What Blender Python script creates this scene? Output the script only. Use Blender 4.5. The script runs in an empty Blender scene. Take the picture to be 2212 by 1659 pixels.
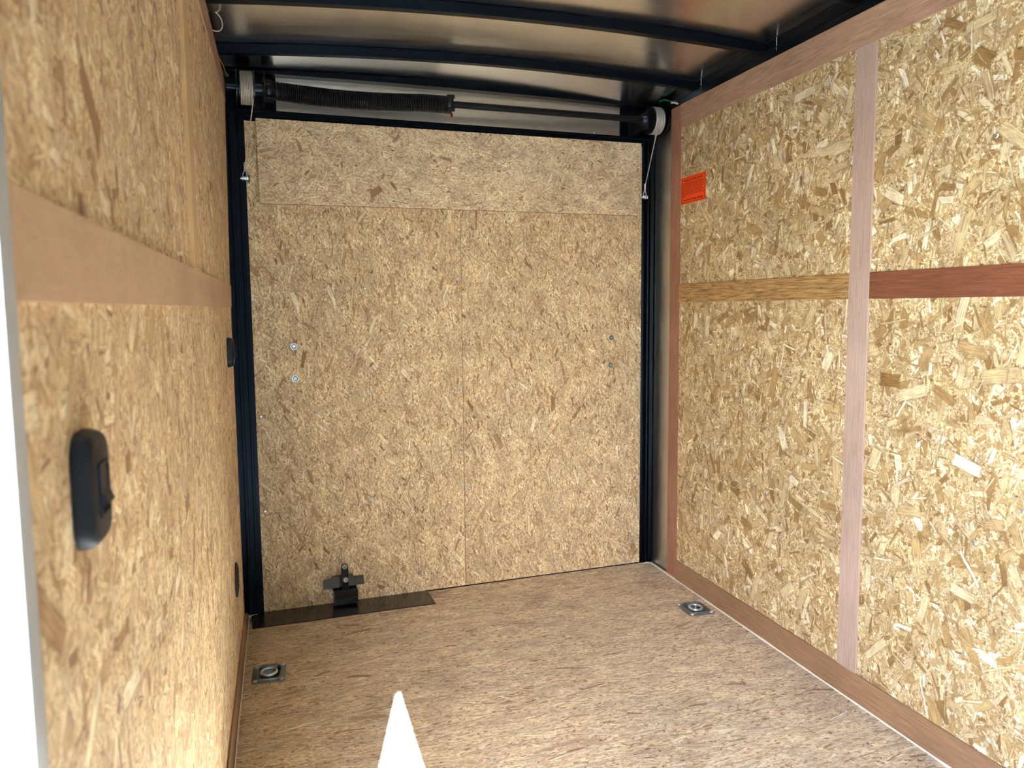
import bpy, bmesh, math, random
from mathutils import Vector, Matrix
random.seed(7)
scene = bpy.context.scene
COL = scene.collection
PI = math.pi

# ------------------------------------------------------------------ camera
cam_d = bpy.data.cameras.new('camera')
cam = bpy.data.objects.new('camera', cam_d)
COL.objects.link(cam)
scene.camera = cam
CR = Vector((0.95942475, -0.28181297, -0.00925246))
CU = Vector((0.03655379, 0.09177509, 0.99510861))
CF = Vector((0.27958536, 0.95507004, -0.09835262))
m3 = Matrix((CR, CU, -CF)).transposed()
cam.matrix_world = Matrix.Translation((0.17005952, -3.29369482, 1.2279477)) @ m3.to_4x4()
cam_d.sensor_width = 36.0
cam_d.sensor_fit = 'HORIZONTAL'
cam_d.lens = 36.0 * 1698.24 / 2212.0
cam_d.clip_start = 0.02
cam_d.clip_end = 200
cam_d.dof.use_dof = True
cam_d.dof.focus_distance = 2.9
cam_d.dof.aperture_fstop = 6.5

# ------------------------------------------------------------------ daylight
SUN_TRAVEL = Vector((0.299, 1.155, -1.0)).normalized()
world = bpy.data.worlds.new('daylight')
scene.world = world
world.use_nodes = True
wn = world.node_tree.nodes
wl = world.node_tree.links
wn.clear()
w_out = wn.new('ShaderNodeOutputWorld')
w_bg = wn.new('ShaderNodeBackground')
w_sky = wn.new('ShaderNodeTexSky')
w_sky.sky_type = 'NISHITA'
w_sky.sun_disc = False
w_sky.sun_elevation = math.asin(-SUN_TRAVEL.z)
w_sky.sun_rotation = math.atan2(-SUN_TRAVEL.x, -SUN_TRAVEL.y)
w_sky.air_density = 1.0
w_sky.dust_density = 1.6
w_sky.ozone_density = 1.0
w_bg.inputs['Strength'].default_value = 0.33
wl.new(w_sky.outputs[0], w_bg.inputs[0])
wl.new(w_bg.outputs[0], w_out.inputs[0])
sun_d = bpy.data.lights.new('sun', 'SUN')
sun_d.energy = 11.0
sun_d.angle = math.radians(0.53)
sun_d.color = (0.82, 1.0, 1.13)
sun = bpy.data.objects.new('sun', sun_d)
COL.objects.link(sun)
sun.location = (-3, -8, 8)
sun.rotation_euler = SUN_TRAVEL.to_track_quat('-Z', 'Y').to_euler()

scene.view_settings.view_transform = 'Standard'
scene.view_settings.look = 'None'
scene.view_settings.gamma = 1.0
scene.view_settings.use_curve_mapping = False
scene.view_settings.exposure = 3.4
cy = scene.cycles
cy.max_bounces = 7
cy.diffuse_bounces = 6
cy.glossy_bounces = 3
cy.caustics_reflective = False
cy.caustics_refractive = False
cy.use_denoising = True
cy.sample_clamp_indirect = 6.0
cy.use_adaptive_sampling = True
cy.adaptive_threshold = 0.1
cy.time_limit = 1000

# ------------------------------------------------------------------ materials
class NT:
    def __init__(s, nt): s.nt = nt
    def new(s, t, **kw):
        n = s.nt.nodes.new(t)
        for k, v in kw.items(): setattr(n, k, v)
        return n
    def link(s, a, b): s.nt.links.new(a, b)
    def put(s, sock, v):
        if hasattr(v, 'is_output'): s.link(v, sock)
        else: sock.default_value = v
    def math(s, op, a, b=None, c=None, clamp=False):
        n = s.new('ShaderNodeMath', operation=op, use_clamp=clamp)
        s.put(n.inputs[0], a)
        if b is not None: s.put(n.inputs[1], b)
        if c is not None: s.put(n.inputs[2], c)
        return n.outputs[0]
    def vmath(s, op, a, b=None):
        n = s.new('ShaderNodeVectorMath', operation=op)
        s.put(n.inputs[0], a)
        if b is not None: s.put(n.inputs[1], b)
        return n.outputs[0]
    def sep(s, v):
        n = s.new('ShaderNodeSeparateXYZ'); s.put(n.inputs[0], v); return n.outputs
    def comb(s, x, y, z=0.0):
        n = s.new('ShaderNodeCombineXYZ')
        s.put(n.inputs[0], x); s.put(n.inputs[1], y); s.put(n.inputs[2], z)
        return n.outputs[0]
    def noise(s, v, scale, detail=2.0, rough=0.5, dist=0.0):
        n = s.new('ShaderNodeTexNoise', noise_dimensions='2D')
        s.put(n.inputs['Vector'], v); s.put(n.inputs['Scale'], scale)
        s.put(n.inputs['Detail'], detail); s.put(n.inputs['Roughness'], rough)
        s.put(n.inputs['Distortion'], dist)
        return n.outputs['Fac']
    def maprange(s, v, a, b, c, d, smooth=False):
        n = s.new('ShaderNodeMapRange')
        if smooth: n.interpolation_type = 'SMOOTHSTEP'
        s.put(n.inputs[0], v)
        for i, x in enumerate((a, b, c, d)): s.put(n.inputs[i + 1], x)
        return n.outputs[0]
    def mix(s, f, a, b, mode='MIX'):
        n = s.new('ShaderNodeMix', data_type='RGBA', blend_type=mode)
        s.put(n.inputs[0], f); s.put(n.inputs[6], a); s.put(n.inputs[7], b)
        return n.outputs[2]
    def ramp(s, f, stops):
        n = s.new('ShaderNodeValToRGB')
        cr = n.color_ramp
        while len(cr.elements) > 1: cr.elements.remove(cr.elements[-1])
        cr.elements[0].position = stops[0][0]; cr.elements[0].color = (*stops[0][1], 1)
        for p, c in stops[1:]:
            e = cr.elements.new(p); e.color = (*c, 1)
        s.put(n.inputs[0], f)
        return n.outputs[0]

def lin(r, g, b):
    f = lambda c: (c / 255 / 12.92) if c / 255 <= 0.04045 else ((c / 255 + 0.055) / 1.055) ** 2.4
    return (f(r), f(g), f(b))

def new_mat(name):
    m = bpy.data.materials.new(name)
    m.use_nodes = True
    nt = m.node_tree
    bsdf = nt.nodes['Principled BSDF']
    return m, NT(nt), bsdf

def plain(name, col, rough=0.5, metal=0.0, bump=0.0, bscale=200.0, spec=0.5, coat=0.0, var=0.0, tint=None):
    m, n, b = new_mat(name)
    b.inputs['Base Color'].default_value = (*col, 1)
    b.inputs['Roughness'].default_value = rough
    b.inputs['Metallic'].default_value = metal
    b.inputs['Specular IOR Level'].default_value = spec
    b.inputs['Coat Weight'].default_value = coat
    if tint: b.inputs['Specular Tint'].default_value = (*tint, 1)
    if bump or var:
        tc = n.new('ShaderNodeTexCoord')
        nz = n.new('ShaderNodeTexNoise')
        nz.inputs['Scale'].default_value = bscale
        nz.inputs['Detail'].default_value = 3
        n.link(tc.outputs['Object'], nz.inputs['Vector'])
        if var:
            nz2 = n.new('ShaderNodeTexNoise')
            nz2.inputs['Scale'].default_value = 9
            nz2.inputs['Detail'].default_value = 4
            n.link(tc.outputs['Object'], nz2.inputs['Vector'])
            f = n.maprange(nz2.outputs['Fac'], 0.3, 0.7, 1 - var, 1 + var)
            c = n.mix(1.0, (*col, 1), f, 'MULTIPLY')
            n.link(c, b.inputs['Base Color'])
        if bump:
            bp = n.new('ShaderNodeBump')
            bp.inputs['Strength'].default_value = bump
            bp.inputs['Distance'].default_value = 0.002
            n.link(nz.outputs['Fac'], bp.inputs['Height'])
            n.link(bp.outputs[0], b.inputs['Normal'])
    return m

def osb(name, layers, tones, theta=0.0, spread=PI * 2, aniso=1.0, base_scale=120.0, warp=0.012,
        big=0.10, grain=0.30, bump=0.4, edge=0.40, rough=0.55, vein=0.55):
    """Pressed strand board: overlapping layers of wood flakes.
    layers: (cells per metre, half length, half width, share of cells that carry a flake)"""
    m, n, b = new_mat(name)
    uv = n.new('ShaderNodeTexCoord').outputs['UV']
    # soft warp
    wz = n.new('ShaderNodeTexNoise', noise_dimensions='2D')
    n.link(uv, wz.inputs['Vector']); wz.inputs['Scale'].default_value = 26; wz.inputs['Detail'].default_value = 2
    wv = n.vmath('SUBTRACT', wz.outputs['Color'], (0.5, 0.5, 0.5))
    sc = n.new('ShaderNodeVectorMath', operation='SCALE'); n.link(wv, sc.inputs[0]); sc.inputs['Scale'].default_value = warp * 2
    p0 = n.vmath('ADD', uv, sc.outputs[0])
    if theta:
        vr = n.new('ShaderNodeVectorRotate', rotation_type='Z_AXIS'); n.link(p0, vr.inputs['Vector'])
        vr.inputs['Angle'].default_value = -theta
        p0 = vr.outputs[0]
    # base crumb: small elongated shreds
    pa = n.vmath('MULTIPLY', p0, (1.0 / aniso, 1.0, 1.0))
    f1 = n.noise(pa, base_scale, 3.0, 0.65, 0.6)
    col = n.ramp(n.maprange(f1, 0.34, 0.66, 0, 1), tones)
    hgt = f1
    for i, (s, hl, hw, share) in enumerate(layers):
        p = n.vmath('ADD', n.vmath('MULTIPLY', p0, (s / aniso, s, 1.0)), (3.17 * i + 1.3, 7.77 * i + 0.4, 0.0))
        vo = n.new('ShaderNodeTexVoronoi', voronoi_dimensions='2D', feature='F1')
        n.link(p, vo.inputs['Vector']); vo.inputs['Scale'].default_value = 1.0
        vo.inputs['Randomness'].default_value = 1.0
        d = n.vmath('SUBTRACT', p, vo.outputs['Position'])
        rgb = n.new('ShaderNodeSeparateColor'); n.link(vo.outputs['Color'], rgb.inputs[0])
        r0, r1, r2 = rgb.outputs[0], rgb.outputs[1], rgb.outputs[2]
        ang = n.math('MULTIPLY', n.math('SUBTRACT', r0, 0.5), spread)
        vr = n.new('ShaderNodeVectorRotate', rotation_type='Z_AXIS')
        n.link(d, vr.inputs['Vector']); n.link(ang, vr.inputs['Angle'])
        q = n.sep(vr.outputs[0])
        ax = n.math('ABSOLUTE', q[0]); ay = n.math('ABSOLUTE', q[1])
        # ragged outline
        gv = n.comb(n.math('MULTIPLY', q[0], 2.2), n.math('ADD', n.math('MULTIPLY', q[1], 26.0), n.math('MULTIPLY', r1, 57.0)))
        gr = n.noise(gv, 1.0, 2.0, 0.6)
        gs = n.math('SUBTRACT', gr, 0.5)
        rr = n.math('FRACT', n.math('MULTIPLY', n.math('ADD', r1, r2), 7.31))
        hwv = n.math('MULTIPLY', hw, n.math('MULTIPLY_ADD', rr, 1.1, 0.35))
        hlv = n.math('MULTIPLY', hl, n.math('MULTIPLY_ADD', r2, 0.7, 0.55))
        ex = n.math('ADD', n.math('SUBTRACT', hlv, ax), n.math('MULTIPLY', gs, 0.30))
        ey = n.math('ADD', n.math('SUBTRACT', hwv, ay), n.math('MULTIPLY', gs, 0.05))
        e = n.math('MINIMUM', ex, ey)
        here = n.math('GREATER_THAN', share, n.math('FRACT', n.math('MULTIPLY', r2, 13.7)))
        mask = n.math('MULTIPLY', n.maprange(e, 0.0, 0.025, 0, 1), here)
        pick = n.math('FRACT', n.math('MULTIPLY', n.math('ADD', r1, r0), 5.13))
        fc = n.ramp(pick, tones)
        g = n.maprange(gr, 0.25, 0.75, 1 - grain, 1 + grain)
        fc = n.mix(1.0, fc, g, 'MULTIPLY')
        rim = n.maprange(e, 0.0, 0.05, 1 - edge, 1.0)
        fc = n.mix(1.0, fc, rim, 'MULTIPLY')
        # dark line just outside of the flake where it dips into the board
        out = n.math('MULTIPLY', n.maprange(e, -0.045, 0.0, 0.0, edge * 0.8), here)
        col = n.mix(out, col, (*[c * 0.35 for c in tones[1][1]], 1))
        col = n.mix(mask, col, fc)
        h2 = n.math('ADD', n.math('MULTIPLY', pick, 0.8), n.math('MULTIPLY', gr, 0.3))
        hm = n.new('ShaderNodeMix', data_type='FLOAT'); n.link(mask, hm.inputs[0]); n.link(hgt, hm.inputs[2]); n.link(h2, hm.inputs[3])
        hgt = hm.outputs[0]
    # fine dark cracks between shreds
    vn = n.noise(pa, base_scale * 0.55, 2.0, 0.6, 1.2)
    vl = n.maprange(n.math('ABSOLUTE', n.math('SUBTRACT', vn, 0.5)), 0.0, 0.022, 1.0, 0.0)
    col = n.mix(n.math('MULTIPLY', vl, vein), col, (*[c * 0.42 for c in tones[1][1]], 1))
    # broad tone drift over the sheet
    bz = n.noise(uv, 2.6, 3.0, 0.6)
    col = n.mix(1.0, col, n.maprange(bz, 0.3, 0.7, 1 - big, 1 + big), 'MULTIPLY')
    # patches of creamier and pinker wood
    mz = n.noise(n.vmath('ADD', pa, (5.0, 9.0, 0.0)), 15.0, 2.0, 0.6)
    col = n.mix(1.0, col, n.ramp(n.maprange(mz, 0.32, 0.68, 0, 1), [(0.0, (0.86, 0.83, 0.83)), (0.5, (1.0, 0.99, 0.98)), (1.0, (1.13, 1.15, 1.12))]), 'MULTIPLY')
    # sparse dark bark flecks
    pk = n.vmath('MULTIPLY', p0, (26.0 / aniso, 60.0, 1.0))
    vk = n.new('ShaderNodeTexVoronoi', voronoi_dimensions='2D', feature='F1'); n.link(pk, vk.inputs['Vector']); vk.inputs['Scale'].default_value = 1.0
    ks = n.new('ShaderNodeSeparateColor'); n.link(vk.outputs['Color'], ks.inputs[0])
    kd = n.math('MULTIPLY', n.maprange(vk.outputs['Distance'], 0.10, 0.22, 1, 0), n.math('GREATER_THAN', ks.outputs[0], 0.975))
    col = n.mix(n.math('MULTIPLY', kd, 0.75), col, (*lin(84, 50, 30), 1))
    n.link(col, b.inputs['Base Color'])
    b.inputs['Roughness'].default_value = rough
    b.inputs['Specular IOR Level'].default_value = 0.3
    bp = n.new('ShaderNodeBump'); bp.inputs['Strength'].default_value = bump; bp.inputs['Distance'].default_value = 0.0015
    n.link(hgt, bp.inputs['Height']); n.link(bp.outputs[0], b.inputs['Normal'])
    return m

def timber(name, c1, c2, c3, scale=8.0, stretch=22.0, contrast=1.0, streaks=0.25, rough=0.5):
    """Veneer and plywood strips; grain runs along U."""
    m, n, b = new_mat(name)
    uv = n.new('ShaderNodeTexCoord').outputs['UV']
    p = n.vmath('MULTIPLY', uv, (1.0, stretch, 1.0))
    f = n.noise(p, scale, 5.0, 0.62, 0.8)
    col = n.ramp(n.maprange(f, 0.5 - 0.24 / contrast, 0.5 + 0.24 / contrast, 0, 1), [(0.0, c1), (0.5, c2), (1.0, c3)])
    f2 = n.noise(n.vmath('MULTIPLY', uv, (9.0, 330.0, 1.0)), 1.0, 3.0, 0.7, 0.0)
    col = n.mix(1.0, col, n.maprange(f2, 0.3, 0.7, 1 - streaks, 1 + streaks * 0.6), 'MULTIPLY')
    f3 = n.noise(uv, 3.0, 2.0, 0.5, 0.0)
    col = n.mix(1.0, col, n.maprange(f3, 0.3, 0.7, 0.9, 1.1), 'MULTIPLY')
    # short dark pores
    vo = n.new('ShaderNodeTexVoronoi', voronoi_dimensions='2D'); n.link(n.vmath('MULTIPLY', uv, (38.0, 190.0, 1.0)), vo.inputs['Vector'])
    vo.inputs['Scale'].default_value = 1.0
    ks = n.new('ShaderNodeSeparateColor'); n.link(vo.outputs['Color'], ks.inputs[0])
    kd = n.math('MULTIPLY', n.maprange(vo.outputs['Distance'], 0.06, 0.2, 1, 0), n.math('GREATER_THAN', ks.outputs[0], 0.93))
    col = n.mix(n.math('MULTIPLY', kd, 0.45), col, (*[c * 0.4 for c in c1], 1))
    n.link(col, b.inputs['Base Color'])
    b.inputs['Roughness'].default_value = rough
    b.inputs['Specular IOR Level'].default_value = 0.35
    bp = n.new('ShaderNodeBump'); bp.inputs['Strength'].default_value = 0.15; bp.inputs['Distance'].default_value = 0.001
    n.link(f2, bp.inputs['Height']); n.link(bp.outputs[0], b.inputs['Normal'])
    return m

TW = [(0.0, lin(140, 108, 68)), (0.15, lin(172, 142, 98)), (0.38, lin(190, 165, 124)), (0.60, lin(205, 186, 148)), (0.84, lin(224, 210, 178)), (1.0, lin(244, 239, 222))]
TD = [(0.0, lin(146, 112, 80)), (0.06, lin(184, 152, 116)), (0.30, lin(210, 184, 148)), (0.6, lin(224, 204, 170)), (0.85, lin(238, 224, 194)), (1.0, lin(250, 243, 224))]
TH = [(0.0, lin(150, 120, 92)), (0.06, lin(196, 170, 138)), (0.34, lin(220, 200, 170)), (0.6, lin(232, 214, 186)), (0.85, lin(240, 228, 202)), (1.0, lin(250, 242, 224))]
TL = [(0.0, lin(150, 116, 86)), (0.14, lin(190, 156, 120)), (0.40, lin(214, 186, 148)), (0.7, lin(228, 204, 168)), (1.0, lin(244, 230, 204))]
TF = [(0.0, lin(156, 124, 98)), (0.08, lin(206, 182, 154)), (0.32, lin(228, 210, 184)), (0.65, lin(240, 226, 204)), (1.0, lin(252, 247, 236))]
M_osb_wall = osb('strand_board_wall', [(46, 0.62, 0.24, 0.9), (30, 0.7, 0.16, 0.8), (20, 0.62, 0.20, 0.55), (34, 0.8, 0.07, 0.6), (11, 0.55, 0.16, 0.45), (15, 0.7, 0.045, 0.5)], TW, base_scale=130, spread=PI * 1.3, warp=0.002)
M_osb_wall_left = osb('strand_board_left', [(48, 0.62, 0.22, 0.9), (32, 0.7, 0.16, 0.75), (22, 0.62, 0.16, 0.5), (38, 0.8, 0.07, 0.6), (13, 0.55, 0.13, 0.4)], TL, base_scale=130, theta=PI / 2, spread=PI * 1.2, aniso=1.1, warp=0.004, edge=0.35)
M_osb_door = osb('strand_board_door', [(64, 0.7, 0.18, 0.7), (46, 0.8, 0.12, 0.6), (28, 0.7, 0.11, 0.36), (17, 0.5, 0.13, 0.24), (36, 0.9, 0.05, 0.5)], TD, theta=PI / 2 + 0.15, spread=PI * 0.7, aniso=1.45, base_scale=140, warp=0.005, edge=0.45, vein=0.85)
M_osb_header = osb('strand_board_header', [(64, 0.7, 0.18, 0.7), (46, 0.8, 0.12, 0.55), (28, 0.7, 0.11, 0.36), (15, 0.4, 0.13, 0.25), (36, 0.9, 0.05, 0.5)], TH, spread=PI * 0.9, aniso=1.3, base_scale=140, warp=0.005, vein=0.8)
M_osb_floor = osb('strand_board_floor', [(52, 0.7, 0.15, 0.7), (38, 0.7, 0.09, 0.6), (24, 0.6, 0.10, 0.35), (14, 0.5, 0.08, 0.25), (34, 0.8, 0.04, 0.55)], TF, theta=0.05, spread=PI * 0.42, aniso=1.9, base_scale=110, bump=0.3, rough=0.5, warp=0.004, vein=0.6)

M_red = timber('red_luan', lin(138, 96, 80), lin(164, 118, 100), lin(182, 138, 118), contrast=0.9)
M_red2 = timber('deep_red_luan', lin(108, 66, 48), lin(128, 80, 60), lin(144, 96, 74), contrast=0.7)
M_band = timber('pinkish_luan', lin(156, 122, 102), lin(178, 144, 122), lin(194, 162, 140), stretch=9, contrast=0.8)
M_mauve = timber('mauve_luan', lin(164, 142, 134), lin(186, 164, 156), lin(200, 180, 170), stretch=30, contrast=0.7, streaks=0.12)
M_gold = timber('golden_plywood', lin(116, 90, 58), lin(172, 136, 90), lin(200, 164, 112), stretch=16, scale=10, contrast=1.4)
M_skirt = timber('brown_luan', lin(132, 102, 78), lin(154, 122, 96), lin(170, 138, 112), stretch=26, contrast=0.7)
M_mdf = timber('tan_fibreboard', lin(178, 148, 124), lin(190, 160, 134), lin(200, 170, 144), stretch=2, scale=30, contrast=0.6, streaks=0.05)
M_edge_dark = timber('brown_board_edge', lin(104, 70, 44), lin(134, 94, 62), lin(156, 114, 78), stretch=14)
M_tan = timber('tan_yellow_strip', lin(186, 156, 118), lin(200, 170, 130), lin(210, 182, 142), stretch=4, contrast=0.6, streaks=0.08)
M_edge = timber('pale_board_edge', lin(150, 112, 78), lin(180, 142, 102), lin(200, 164, 124), stretch=14)

def steel_black():
    m, n, b = new_mat('black_painted_steel')
    b.inputs['Base Color'].default_value = (0.0012, 0.0022, 0.0050, 1)
    b.inputs['Roughness'].default_value = 0.34
    b.inputs['Specular IOR Level'].default_value = 0.16
    b.inputs['Specular Tint'].default_value = (0.45, 0.65, 1.0, 1)
    return m
M_black = steel_black()
M_gloss = plain('glossy_black_steel', (0.004, 0.005, 0.008), 0.09, 0.0, bump=0.03, bscale=40, spec=0.6, tint=(0.7, 0.8, 1.0))
M_plate = plain('dark_mill_steel', (0.024, 0.018, 0.014), 0.2, 0.0, bump=0.06, bscale=60, spec=0.55, var=0.3)
M_spring = plain('oiled_spring_steel', (0.006, 0.0062, 0.008), 0.30, 0.0, spec=0.35, tint=(0.6, 0.75, 1.0))
M_cable = plain('galvanised_cable', lin(190, 192, 190), 0.5, 0.45, bump=0.3, bscale=600)
M_zinc = plain('zinc_plated_steel', lin(196, 212, 226), 0.28, 0.75, bump=0.05)
M_galv = plain('galvanised_plate', lin(132, 142, 148), 0.3, 0.7, bump=0.12, bscale=80, var=0.15)
M_plastic = plain('black_plastic', (0.008, 0.009, 0.014), 0.46, 0.0, bump=0.08, bscale=700, spec=0.32, tint=(0.65, 0.78, 1.0))
M_white = plain('white_caulk', lin(236, 236, 230), 0.5, 0.0, bump=0.3, bscale=90)
M_white_wire = plain('white_wire', lin(215, 210, 196), 0.4)
M_green_wire = plain('green_wire', lin(20, 92, 74), 0.4)
M_yellow_wire = plain('yellow_wire', lin(196, 150, 40), 0.4)
M_redpaint = plain('red_painted_head', lin(150, 30, 24), 0.4)
M_orange = plain('fluorescent_orange_paper', (1.0, 0.085, 0.012), 0.6, 0.0, spec=0.2)
M_ink = plain('dark_ink', lin(60, 8, 12), 0.6, spec=0.2)
M_whitemetal = plain('white_enamelled_aluminium', lin(186, 194, 206), 0.35, 0.2)
M_whitewall = plain('white_bounce_lining', lin(232, 230, 224), 0.5, 0.0, bump=0.1, bscale=60)  # unseen front wall, made white to bounce light towards the rear
M_ground = plain('pale_gravel', lin(176, 170, 160), 0.9, 0.0, bump=0.5, bscale=30, var=0.12)
M_rubber = plain('weathered_rubber', (0.012, 0.012, 0.013), 0.7, bump=0.8, bscale=160)

def aluminium(name, col, r0, r1, wave, even=False):
    m, n, b = new_mat(name)
    b.inputs['Metallic'].default_value = 1.0
    tc = n.new('ShaderNodeTexCoord')
    nz = n.new('ShaderNodeTexNoise'); nz.inputs['Scale'].default_value = 1.0; nz.inputs['Detail'].default_value = 4
    mp = n.new('ShaderNodeMapping'); mp.inputs['Scale'].default_value = (3, 30, 30)
    n.link(tc.outputs['Object'], mp.inputs[0]); n.link(mp.outputs[0], nz.inputs['Vector'])
    n.link(n.maprange(nz.outputs['Fac'], 0.3, 0.7, r0, r1), b.inputs['Roughness'])
    nb = n.new('ShaderNodeTexNoise'); nb.inputs['Scale'].default_value = 2.2; nb.inputs['Detail'].default_value = 1
    n.link(tc.outputs['Object'], nb.inputs['Vector'])
    b.inputs['Base Color'].default_value = (*col, 1)
    if even:
        b.inputs['Roughness'].default_value = r0
        n.nt.links.remove(b.inputs['Roughness'].links[0])
        return m
    bp = n.new('ShaderNodeBump'); bp.inputs['Strength'].default_value = wave; bp.inputs['Distance'].default_value = 0.02
    n.link(nb.outputs['Fac'], bp.inputs['Height']); n.link(bp.outputs[0], b.inputs['Normal'])
    return m
M_alu = aluminium('mill_aluminium_roof', (0.88, 0.87, 0.85), 0.20, 0.25, 0.16)
M_alu_side = aluminium('mill_aluminium_side', (0.72, 0.71, 0.68), 0.30, 0.30, 0.0, True)
M_alu_head = aluminium('mill_aluminium_header', (0.85, 0.85, 0.84), 0.30, 0.4, 0.0, True)

# ------------------------------------------------------------------ builders
def uv_box(me, off=(0, 0), rot=False):
    """UVs in metres, projected by face normal. rot makes the grain run along the other axis."""
    lay = me.uv_layers.new(name='UVMap')
    for p in me.polygons:
        nx, ny, nz = (abs(c) for c in p.normal)
        for li in p.loop_indices:
            co = me.vertices[me.loops[li].vertex_index].co
            if nx >= ny and nx >= nz: a, b = co.y, co.z
            elif ny >= nz: a, b = co.x, co.z
            else: a, b = co.x, co.y
            if rot: a, b = b, a
            lay.data[li].uv = (a + off[0], b + off[1])

def finish(name, bm, mat, parent=None, loc=None, rot=None, smooth=False, uvrot=False, uvoff=None):
    bmesh.ops.recalc_face_normals(bm, faces=bm.faces)
    me = bpy.data.meshes.new(name)
    bm.to_mesh(me); bm.free()
    uv_box(me, uvoff if uvoff else (random.uniform(0, 20), random.uniform(0, 20)), uvrot)
    if smooth:
        for p in me.polygons: p.use_smooth = True
        me.set_sharp_from_angle(angle=math.radians(38))
    me.materials.append(mat)
    o = bpy.data.objects.new(name, me)
    COL.objects.link(o)
    if parent: o.parent = parent
    if loc is not None: o.location = loc
    if rot is not None: o.rotation_euler = rot
    return o

def add_box(bm, x0, x1, y0, y1, z0, z1, bev=0.0, seg=1):
    r = bmesh.ops.create_cube(bm, size=1.0)
    vs = r['verts']
    for v in vs:
        v.co = Vector(((x0 + x1) / 2 + v.co.x * (x1 - x0), (y0 + y1) / 2 + v.co.y * (y1 - y0), (z0 + z1) / 2 + v.co.z * (z1 - z0)))
    if bev:
        es = list({e for v in vs for e in v.link_edges})
        bmesh.ops.bevel(bm, geom=es, offset=bev, segments=seg, affect='EDGES', profile=0.5)

def add_prism(bm, pts, a0, a1, axis='x'):
    """pts: polygon in the two other axes, pushed from a0 to a1 along axis."""
    def P(u, v, a):
        return {'x': (a, u, v), 'y': (u, a, v), 'z': (u, v, a)}[axis]
    lo = [bm.verts.new(P(u, v, a0)) for u, v in pts]
    hi = [bm.verts.new(P(u, v, a1)) for u, v in pts]
    bm.faces.new(lo); bm.faces.new(hi[::-1])
    k = len(pts)
    for i in range(k):
        bm.faces.new((lo[i], lo[(i + 1) % k], hi[(i + 1) % k], hi[i]))

def add_cyl(bm, p0, p1, r0, r1=None, seg=20, caps=True):
    r1 = r0 if r1 is None else r1
    p0 = Vector(p0); p1 = Vector(p1)
    d = (p1 - p0)
    L = d.length
    mt = Matrix.Translation((p0 + p1) / 2) @ d.to_track_quat('Z', 'Y').to_matrix().to_4x4()
    bmesh.ops.create_cone(bm, cap_ends=caps, segments=seg, radius1=r0, radius2=r1, depth=L, matrix=mt)

def add_tube(bm, pts, r, seg=8, closed=False, caps=True):
    pts = [Vector(p) for p in pts]
    n = len(pts)
    rings = []
    up = None
    for i, p in enumerate(pts):
        a = pts[(i - 1) % n] if (closed or i > 0) else p
        b = pts[(i + 1) % n] if (closed or i < n - 1) else p
        t = (b - a).normalized()
        if up is None:
            up = t.orthogonal().normalized()
        else:
            up = (up - t * up.dot(t)).normalized()
        s = t.cross(up)
        rr = r[i] if isinstance(r, (list, tuple)) else r
        rings.append([bm.verts.new(p + (up * math.cos(2 * PI * k / seg) + s * math.sin(2 * PI * k / seg)) * rr) for k in range(seg)])
    m = n if closed else n - 1
    for i in range(m):
        A, B = rings[i], rings[(i + 1) % n]
        for k in range(seg):
            bm.faces.new((A[k], A[(k + 1) % seg], B[(k + 1) % seg], B[k]))
    if caps and not closed:
        bm.faces.new(rings[0][::-1]); bm.faces.new(rings[-1])

def add_lathe(bm, prof, origin, axis='x', seg=32, closed=False):
    """prof: list of (a along axis, radius)."""
    o = Vector(origin)
    rings = []
    for a, r in prof:
        ring = []
        for k in range(seg):
            c, s = math.cos(2 * PI * k / seg) * r, math.sin(2 * PI * k / seg) * r
            v = {'x': (a, c, s), 'y': (c, a, s), 'z': (c, s, a)}[axis]
            ring.append(bm.verts.new(o + Vector(v)))
        rings.append(ring)
    cnt = len(rings) if closed else len(rings) - 1
    for i in range(cnt):
        A, B = rings[i], rings[(i + 1) % len(rings)]
        for k in range(seg):
            bm.faces.new((A[k], A[(k + 1) % seg], B[(k + 1) % seg], B[k]))
    if not closed:
        bm.faces.new(rings[0][::-1]); bm.faces.new(rings[-1])

def box(name, x0, x1, y0, y1, z0, z1, mat, parent=None, bev=0.0, **kw):
    bm = bmesh.new(); add_box(bm, x0, x1, y0, y1, z0, z1, bev)
    return finish(name, bm, mat, parent, **kw)

def empty(name, loc=(0, 0, 0), rotz=0.0, label=None, cat=None, kind=None, group=None):
    o = bpy.data.objects.new(name, None)
    o.empty_display_size = 0.1
    COL.objects.link(o)
    o.location = loc; o.rotation_euler = (0, 0, rotz)
    tag(o, label, cat, kind, group)
    return o

def tag(o, label=None, cat=None, kind=None, group=None):
    if label: o['label'] = label
    if cat: o['category'] = cat
    if kind: o['kind'] = kind
    if group: o['group'] = group
    return o

def screw_mesh():
    """A pan head with a driver recess, facing -Y, about 5 mm across at scale 1."""
    bm = bmesh.new()
    add_lathe(bm, [(0.001, 0.0052), (-0.0004, 0.0052), (-0.0016, 0.0042), (-0.0021, 0.0028), (-0.0021, 0.0015), (-0.0011, 0.0010)], (0, 0, 0), 'y', 12)
    for a in (0, PI / 2):
        c, s = math.cos(a), math.sin(a)
        q = []
        for u, v in ((-0.0026, -0.0004), (0.0026, -0.0004), (0.0026, 0.0004), (-0.0026, 0.0004)):
            q.append(bm.verts.new((u * c - v * s, -0.00225, u * s + v * c)))
        bm.faces.new(q)
    bmesh.ops.recalc_face_normals(bm, faces=bm.faces)
    me = bpy.data.meshes.new('screw'); bm.to_mesh(me); bm.free()
    for p in me.polygons: p.use_smooth = True
    me.materials.append(M_zinc)
    return me
SCREW = screw_mesh()
def screw(parent, loc, rot=(0, 0, 0), s=1.0):
    o = bpy.data.objects.new('screw', SCREW)
    COL.objects.link(o)
    o.parent = parent; o.location = loc; o.rotation_euler = rot; o.scale = (s, s, s)
    return o

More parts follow.
